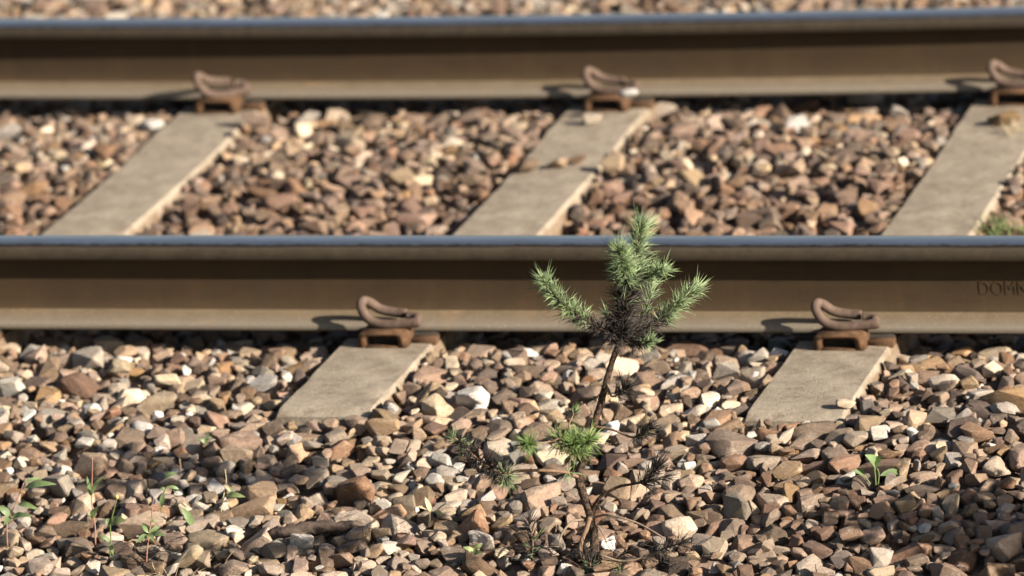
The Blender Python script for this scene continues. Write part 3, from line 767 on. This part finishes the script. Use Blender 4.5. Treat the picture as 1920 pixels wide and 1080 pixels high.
# inner left shoot
b, p = branch([(1163, 628), (1146, 606), (1138, 588)], 0.0, .06, .0022, .0012)
m = nmb(); shoot(m, sub(p, .4, 1), 26, .020, .022, 50, 34, tipburst=8); put_needles(m, 'green_needles', M_GREEN, b)
m = nmb(); shoot(m, p, 40, .022, .022, 55, 45); put_needles(m, 'dead_needles', M_DEAD, b)
# side shoot of the leader, left
b, p = branch([(1178, 536), (1171, 515), (1165, 492), (1160, 470)], 0, -.05, .0022, .0014)
m = nmb(); shoot(m, p, 230, .034, .031, 60, 42, tipburst=30); put_needles(m, 'green_needles', M_GREEN, b)
# side shoot of the leader, right
b, p = branch([(1180, 533), (1203, 525), (1226, 514), (1240, 506)], 0, -.02, .0020, .0012)
m = nmb(); shoot(m, sub(p, .25, 1), 80, .027, .025, 56, 42, tipburst=20); put_needles(m, 'green_needles', M_GREEN, b)
# low tuft under the right arm
b, p = branch([(1166, 636), (1190, 645), (1208, 643), (1222, 640)], 0, -.03, .0022, .0014)
m = nmb(); shoot(m, sub(p, .55, 1), 34, .022, .020, 62, 50, tipburst=20); put_needles(m, 'green_needles', M_GREEN, b)
m = nmb(); shoot(m, sub(p, 0, .6), 60, .020, .022, 65, 55); put_needles(m, 'dead_needles', M_DEAD, b)
b, p = branch([(1163, 634), (1157, 645), (1160, 655)], 0, -.04, .0020, .0012)
m = nmb(); shoot(m, p, 46, .018, .018, 70, 55); put_needles(m, 'dead_needles', M_DEAD, b)
# dead spray halfway up, right and left
b, p = branch([(1138, 716), (1146, 742, -.01), (1158, 740), (1170, 730)], 0, -.03, .0018, .0010, M_DRY)
m = nmb(); shoot(m, sub(p, .5, 1), 34, .029, .031, 58, 38, wd=.0007, tipburst=18); put_needles(m, 'dead_needles', M_DEAD, b)
b, p = branch([(1136, 722), (1126, 738), (1119, 745)], 0, .03, .0012, .0008, M_DRY)
m = nmb(); shoot(m, p, 14, .022, .022, 60, 40, wd=.0006); put_needles(m, 'dead_needles', M_DEAD, b)
# whorl at mid height: right twig, big green tuft, left tuft, upright sprig
b, p = branch([(1113, 800), (1135, 803), (1155, 808), (1185, 820), (1205, 812), (1218, 804)], 0, -.05, .0022, .0013, M_TWIG)
m = nmb(); shoot(m, sub(p, .64, 1), 50, .025, .025, 62, 46, wd=.0007, tipburst=16); put_needles(m, 'dead_needles', M_DEAD, b)
m = nmb(); shoot(m, sub(p, .62, .78), 7, .022, .022, 50, 40); put_needles(m, 'green_needles', M_BRIGHT, b)
b, p = branch([(1112, 800), (1100, 812), (1086, 826), (1076, 832)], 0, -.10, .0024, .0016, M_TWIG)
m = nmb(); shoot(m, sub(p, .70, 1), 130, .029, .028, 85, 60, tipburst=60)
tp = p[-1]
for cx_, cz_, n_ in ((-.020, .004, 90), (.022, .006, 100), (.004, -.012, 60)):
    for k in range(n_):
        q = Vector((random.gauss(cx_ * 22, .8), random.gauss(-.2, .7), random.gauss(.12 + cz_ * 14, .8)))
        needle(m, tp + Vector((cx_, 0, cz_)) + q * .003, q, random.uniform(.020, .031), .00062, random.random())
put_needles(m, 'green_needles', M_BRIGHT, b)
b, p = branch([(1086, 826), (1056, 822), (1030, 828), (1000, 833), (988, 832)], -.08, -.15, .0018, .0012, M_TWIG)
m = nmb(); shoot(m, sub(p, .78, 1), 60, .027, .027, 75, 50, tipburst=40); put_needles(m, 'green_needles', M_BRIGHT, b)
m = nmb(); shoot(m, sub(p, .25, .8), 18, .018, .018, 65, 60, wd=.0006); put_needles(m, 'dead_needles', M_DEAD, b)
b, p = branch([(1072, 826), (1067, 798), (1073, 782), (1079, 768)], -.07, -.03, .0016, .0010, M_TWIG)
m = nmb(); shoot(m, sub(p, .75, 1), 12, .015, .016, 55, 35, tipburst=8); put_needles(m, 'green_needles', M_BRIGHT, b)
m = nmb(); shoot(m, sub(p, .6, 1), 8, .014, .014, 65, 50, wd=.0006); put_needles(m, 'dead_needles', M_DEAD, b)
# long low branch to the left
b, p = branch([(1086, 894), (1075, 891), (1059, 885), (1015, 882), (970, 883), (945, 889), (922, 878), (896, 861), (872, 838), (852, 820)], 0, -.12, .0030, .0014, M_TWIG)
m = nmb(); shoot(m, sub(p, .52, .96), 210, .031, .027, 64, 46, wd=.00072); put_needles(m, 'dead_needles', M_DEAD, b)
m = nmb(); shoot(m, sub(p, .88, 1), 34, .018, .018, 58, 42, tipburst=16)
tp = p[int(.56 * (len(p) - 1))]
for k in range(80):
    q = Vector((random.gauss(-.05, .8), random.gauss(0, .7), random.gauss(-.45, .7)))
    needle(m, tp + q * .004, q, random.uniform(.020, .034), .00075, random.random())
put_needles(m, 'green_needles', M_GREEN, b)
m = nmb()
tp = p[int(.20 * (len(p) - 1))]
for k in range(30):
    q = Vector((random.gauss(0, .6), random.gauss(0, .6), random.gauss(-.5, .6)))
    needle(m, tp + q * .003, q, random.uniform(.014, .022), .0006, random.random())
put_needles(m, 'green_needles', M_GREEN, b)
# low right branch with a dead upright spray
b, p = branch([(1108, 964), (1117, 945), (1128, 930), (1159, 913), (1190, 907), (1210, 902), (1226, 884)], 0, -.04, .0034, .0012, M_BARK)
m = nmb(); shoot(m, sub(p, .72, 1), 44, .036, .044, 50, 26, wd=.0007, tipburst=26); put_needles(m, 'dead_needles', M_DEAD, b)
b, p = branch([(1205, 904), (1224, 902), (1246, 893)], -.035, -.06, .0014, .0009, M_DRY)
m = nmb(); shoot(m, p, 24, .024, .026, 60, 40, wd=.0006); put_needles(m, 'dead_needles', M_DEAD, b)
# forked second stem, roots and bare twigs at the base
for pts, d0, d1, r0, r1, mt in [
    ([(1106, 970), (1100, 990), (1092, 1010), (1088, 1030), (1094, 1052)], -.01, -.03, .0042, .0030, M_TWIG),
    ([(1108, 972), (1130, 966), (1150, 967), (1193, 980), (1222, 995), (1246, 1010)], 0, -.06, .0022, .0012, M_DRY),
    ([(1104, 976), (1086, 975), (1070, 980), (1054, 1000), (1048, 1018)], 0, -.05, .0024, .0014, M_DRY),
    ([(1126, 1040), (1134, 1052), (1150, 1060), (1176, 1062)], -.02, -.05, .0018, .0012, M_TWIG),
    ([(1120, 985), (1130, 1000), (1138, 1018)], -.01, -.03, .0012, .0008, M_DRY),
    ([(1124, 1040), (1165, 1052), (1205, 1046), (1240, 1031), (1264, 1022)], -.04, -.06, .0020, .0012, M_DRY),
    ([(1112, 965), (1122, 950), (1128, 962)], 0, -.01, .0016, .0010, M_DRY)]:
    b, p = branch(pts, d0, d1, r0, r1, mt, 'root_twig')
m = nmb(); shoot(m, sub(spline(sp([(1205, 1046), (1240, 1031), (1278, 1018)], -.055, -.07), 5), .2, 1), 44, .024, .026, 60, 40, wd=.0006, tipburst=10)
put_needles(m, 'dead_needles', M_DEAD, trunk)
m = nmb(); base_t = spline(sp([(1117, 1050), (1110, 1000), (1104, 962)]), 4); shoot(m, base_t, 26, .020, .020, 75, 65, wd=.0004); put_needles(m, 'dead_needles', M_DEAD, trunk)

def sprig(px, py, tx_, ty_, label, ng_, nd_, cat='pine seedling', ln=.030):
    B = gp(px, py); B.z -= .006; tip = on_plane(tx_, ty_, B, 0.0)
    root = empty('pine_seedling', B); tag(root, label, cat, 'tiny pine seedlings round the sapling')
    P = spline([Vector((0, 0, 0)), (tip - B) * .5 + Vector((.004, 0, 0)), tip - B], 5)
    q = MB(); q.tube(P, [lerp(.0016, .0008, i / (len(P) - 1)) for i in range(len(P))], 6); st = q.obj('stem', M_DRY, root)
    if nd_:
        m = nmb(); shoot(m, P, nd_, ln, ln, 60, 38, wd=.0006, tipburst=nd_ // 4, t0=.15); put_needles(m, 'dead_needles', M_DEAD, root)
    if ng_:
        m = nmb(); shoot(m, P, ng_, ln * .8, ln * .8, 75, 60, wd=.0007, t1=.5); put_needles(m, 'green_needles', M_GREEN, root)
sprig(996, 1042, 992, 980, 'dark dead pine seedling standing left of the sapling base', 10, 34)
sprig(1100, 1066, 1104, 1046, 'low dark green pine seedling at the foot of the sapling', 24, 20)
sprig(1150, 1076, 1168, 1062, 'small grey-green pine tuft at bottom right of the sapling base', 18, 14, ln=.022)

# ------------------------------------------------------------------ weeds
def leaf(m, p0, p1, wd, sag=0.15, fold=0.25, n=6, shape=1.0):
    ax = p1 - p0; ln = ax.length; d = ax.normalized()
    side = d.cross(-NH + Vector((0, 0, .9))).normalized(); up = side.cross(d).normalized()
    v = random.random(); vs = []; vy = []
    for i in range(n + 1):
        t = i / n; c_ = p0 + ax * t + up * (math.sin(math.pi * t) * sag * ln)
        ww = wd * (math.sin(math.pi * min(1, t ** (0.8 * shape) * .97 + .03))) ** .8 if 0 < i < n else wd * .06
        vs += [c_ - side * ww + up * ww * fold, c_, c_ + side * ww + up * ww * fold]
    fs = []
    for i in range(n):
        fs += [(3 * i, 3 * i + 1, 3 * i + 4, 3 * i + 3), (3 * i + 1, 3 * i + 2, 3 * i + 5, 3 * i + 4)]
    m.add(vs, fs); m.vary += [v] * len(vs)
def weed(name, label, cat, base, stems, leaves=(), flowers=(), stem_mat=None, leaf_mats=None, group='small weeds in the ballast', rad=.0012):
    B = gp(*base); B.z -= .012; root = empty(name, B); tag(root, label, cat, group)
    W = lambda q: on_plane(q[0], q[1], B, (q[2] if len(q) > 2 else 0)) - B
    for st in stems:
        P = spline([W(q) for q in st], 5); m = nmb(); m.tube(P, [lerp(rad, rad * .6, i / (len(P) - 1)) for i in range(len(P))], 6)
        m.vary = [.5] * len(m.v); put_needles(m, 'stem', stem_mat or M_RED, root).pop('kind')
    for (q0, q1, wd, mt) in leaves:
        m = nmb(); leaf(m, W(q0), W(q1), wd); o = put_needles(m, 'leaf', mt, root); o.pop('kind')
    for (q, r) in flowers:
        m = nmb(); c_ = W(q)
        P = [c_ + Vector((0, 0, z)) for z in (-r * 1.2, -r * .4, r * .5, r * 1.1)]; m.tube(P, [r * .5, r * .9, r, r * .55], 8, jit=.12); m.vary = [.6] * len(m.v)
        put_needles(m, 'flower_head', M_YEL, root).pop('kind')
G, Pm = M_LEAF, M_PALE
weed('weed', 'reddish-stemmed weed with long arched leaves at the left edge', 'weed', (14, 1024), [[(14, 1026), (13, 985), (20, 965), (33, 935), (45, 905)]],
     [((46, 915), (106, 908, -.02), .0060, G), ((34, 945), (72, 956, -.02), .0050, G), ((20, 968), (-6, 948), .006, G), ((20, 970), (8, 985, -.02), .005, G), ((22, 972), (60, 968, -.03), .0055, G), ((45, 905), (80, 898, .02), .003, G)])
weed('weed', 'upright red-stemmed weed with two narrow raised leaves', 'weed', (179, 1020), [[(179, 1022), (178, 985), (173, 950), (172, 925), (173, 880), (173, 858)]],
     [((172, 928), (198, 890, -.02), .0040, Pm), ((172, 932), (163, 893), .0035, G), ((174, 975), (186, 948, -.02), .0060, Pm), ((174, 972), (164, 965, -.02), .0045, Pm)])
weed('groundsel', 'small weed with a yellow bud and round green leaf', 'weed', (206, 1044), [[(206, 1046), (208, 1015), (207, 985), (214, 955), (219, 936)]],
     [((208, 982), (236, 976, -.02), .0085, Pm), ((207, 985), (200, 972), .006, G), ((206, 1016), (186, 1004), .004, G), ((207, 1020), (212, 1044, -.02), .004, Pm)], [((219, 932), .0030)], stem_mat=Pm)
weed('weed', 'rosette weed with pointed leaves in a whorl on a pale stem', 'weed', (274, 1066), [[(274, 1068), (276, 1030), (280, 1000), (284, 970), (286, 950)]],
     [((279, 1004), (255, 1018, -.02), .0050, G), ((280, 1004), (312, 1004, -.02), .0045, G), ((281, 1000), (300, 988, .01), .004, G), ((281, 1000), (266, 981, .01), .005, G), ((283, 978), (294, 976), .003, Pm), ((280, 1000), (290, 1018, -.03), .004, Pm)], stem_mat=M_RED)
weed('weed', 'thin green weed bent to the right beside the pale grey stone', 'weed', (305, 968), [[(303, 970), (303, 945), (308, 922), (316, 912), (332, 926)]],
     [((306, 926), (303, 952), .004, G), ((316, 912), (336, 918), .003, G), ((310, 918), (300, 916), .003, G)], stem_mat=Pm)
weed('weed', 'single broad green blade leaning left over brown stones', 'weed', (366, 990), [[(366, 990), (360, 980)]], [((362, 986), (340, 950), .0062, G)], stem_mat=G)
weed('weed', 'straw-stemmed weed with one yellow-green leaf', 'weed', (414, 962), [[(414, 962), (418, 935), (424, 905), (422, 880)]],
     [((424, 930), (460, 932, -.02), .0055, Pm), ((424, 912), (436, 924), .004, Pm), ((420, 908), (432, 922, -.02), .0035, M_STRAW)], stem_mat=M_STRAW)
weed('weed', 'tiny blurred green sprig in the stones left of centre', 'weed', (383, 842), [[(383, 844), (385, 825), (390, 812)]], [((385, 830), (372, 822), .003, G), ((386, 826), (396, 818), .003, G)], stem_mat=G)
weed('weed', 'lone arched green leaf above the stones at left', 'weed', (316, 900), [[(312, 902), (310, 896)]], [((308, 896), (332, 886), .004, G)], stem_mat=G)
weed('weed', 'bright green low sprig left of the sapling base', 'weed', (884, 1050), [[(884, 1052), (884, 1042), (892, 1028)]],
     [((884, 1042), (906, 1036, -.02), .0055, Pm), ((884, 1044), (874, 1046, -.02), .005, Pm), ((888, 1034), (868, 1026), .004, Pm), ((890, 1030), (904, 1022), .004, Pm)], stem_mat=Pm)
weed('dried_weed', 'withered straw-coloured stalk with pinkish head left of the sapling', 'weed', (804, 986), [[(804, 986), (806, 972), (806, 958), (812, 946)], [(818, 962), (824, 952), (836, 944)]],
     [((808, 960), (796, 930), .004, M_STRAW), ((810, 952), (818, 928), .0045, M_RED), ((808, 956), (780, 950), .003, M_STRAW), ((814, 958), (832, 966), .003, Pm)], stem_mat=M_STRAW, rad=.0018)
weed('seedling', 'fresh seedling with two broad green leaves at right', 'seedling', (1644, 908), [[(1642, 910), (1641, 890), (1638, 872)], [(1646, 910), (1648, 890), (1645, 878)], [(1632, 908), (1622, 893), (1612, 886)]],
     [((1640, 878), (1622, 853, -.03), .0105, G), ((1640, 876), (1656, 854, -.02), .008, G), ((1622, 892), (1598, 884, -.02), .0065, G), ((1650, 892), (1692, 890, .04), .006, G)], stem_mat=Pm, rad=.0013)

def tuft(name, label, cat, base, n, hmin, hmax, spread, mat, lean=0.25, z=None, wd=.0014):
    B = gp(*base) if z is None else on_z(base[0], base[1], z); B.z -= .005; root = empty(name, B); tag(root, label, cat)
    m = nmb()
    for _ in range(n):
        p = Vector((random.gauss(0, spread), random.gauss(0, spread * .8), 0)); h = random.uniform(hmin, hmax)
        d = Vector((random.gauss(0, lean), random.gauss(0, lean), 1)); needle(m, p, d, h, wd, random.random(), Vector((random.gauss(0, .3), random.gauss(0, .3), -.12)))
    o = m.obj('blades', mat, root); o['kind'] = 'stuff'; at = o.data.attributes.new('vary', 'FLOAT', 'POINT'); at.data.foreach_set('value', m.vary)
tuft('grass_tuft', 'green grass tuft behind the near rail beside the rightmost sleeper', 'grass', (1885, 436), 64, .025, .052, .030, M_PALE)
tuft('dry_grass', 'dry straw tuft by the far rail clip at the right edge', 'grass', (1902, 246), 20, .02, .045, .014, M_STRAW, z=-.014, wd=.001)
tuft('dry_grass', 'wisp of pale dry grass lying at the bottom left', 'grass', (330, 1074), 14, .03, .07, .03, M_STRAW, 1.6, wd=.0006)
tuft('dry_grass', 'wisp of dry grass right of the sapling by the cream pebble', 'grass', (1262, 1052), 40, .02, .05, .02, M_DEAD, 1.3, wd=.0006)

# weathered branch lying in front at left
P = [gp(x, y, dz) for x, y, dz in ((505, 1000, .004), (545, 992, .012), (590, 985, .013), (640, 984, .010), (690, 978, .002))]
pw = spline(P, 6); q = MB(); q.tube(pw, [0.008 + .009 * math.sin(math.pi * min(1, i / (len(pw) - 1) * 1.1)) for i in range(len(pw))], 7, jit=.22)
zm = pw[0].z; q.v = [(a, b, zm + (c - zm) * .62) for a, b, c in q.v]
tag(q.obj('dead_branch', M_WOOD, loc=pw[0]), 'dark weathered piece of wood lying on the stones at lower left', 'dead branch')

# fallen needles and litter in the gaps near the sapling and at lower left
m = nmb()
for cx, cy, sx, sy, n in ((1110, 1050, 90, 22, 110), (280, 1040, 70, 22, 110), (1000, 1045, 60, 15, 60), (1270, 1035, 60, 15, 50), (640, 1010, 90, 20, 50)):
    for _ in range(n):
        p = gp(random.gauss(cx, sx * .5), random.gauss(cy, sy * .6))
        ic = int((p.x - BX0) / RES); jc = int((p.y - BY0) / RES); p.z = HM[jc, ic] + .0015
        needle(m, p, Vector((random.gauss(0, 1), random.gauss(0, 1), random.gauss(0, .25))), random.uniform(.015, .035), .0006, random.random())
o = m.obj('needle_litter', M_DEAD); o['kind'] = 'stuff'; at = o.data.attributes.new('vary', 'FLOAT', 'POINT'); at.data.foreach_set('value', m.vary)

# ------------------------------------------------------------------ an unseen leafy bush right of the view, added for its shade at lower right
def bush():
    B = Vector((1.93, -1.00, T(1.93, -1.00) - .02)); root = empty('bush', B); tag(root, 'unseen leafy low bush beyond the right edge, added to shade the stones at lower right', 'bush')
    tops = []
    for k in range(9):
        a = random.uniform(0, 6.28); r = random.uniform(.02, .09); h = random.uniform(.27, .47)
        tip = Vector((math.cos(a) * r, math.sin(a) * r, h)); P = spline([Vector((random.gauss(0, .01), random.gauss(0, .01), 0)), tip * .5 + Vector((0, 0, .03)), tip], 4)
        q = MB(); q.tube(P, [lerp(.004, .0015, i / (len(P) - 1)) for i in range(len(P))], 6); q.obj('stem', M_TWIG, root); tops.append(P)
    m = nmb()
    for _ in range(1300):
        P = random.choice(tops); c_ = P[random.randrange(3, len(P))] + Vector((random.gauss(0, .05), random.gauss(0, .034), random.gauss(0, .03)))
        d = Vector((random.gauss(0, 1), random.gauss(0, 1), random.gauss(.2, .5))).normalized(); leaf(m, c_, c_ + d * random.uniform(.03, .055), .011, .12, .2, 4)
    o = m.obj('foliage', M_LEAF, root); o['kind'] = 'stuff'; at = o.data.attributes.new('vary', 'FLOAT', 'POINT'); at.data.foreach_set('value', m.vary)
bush()
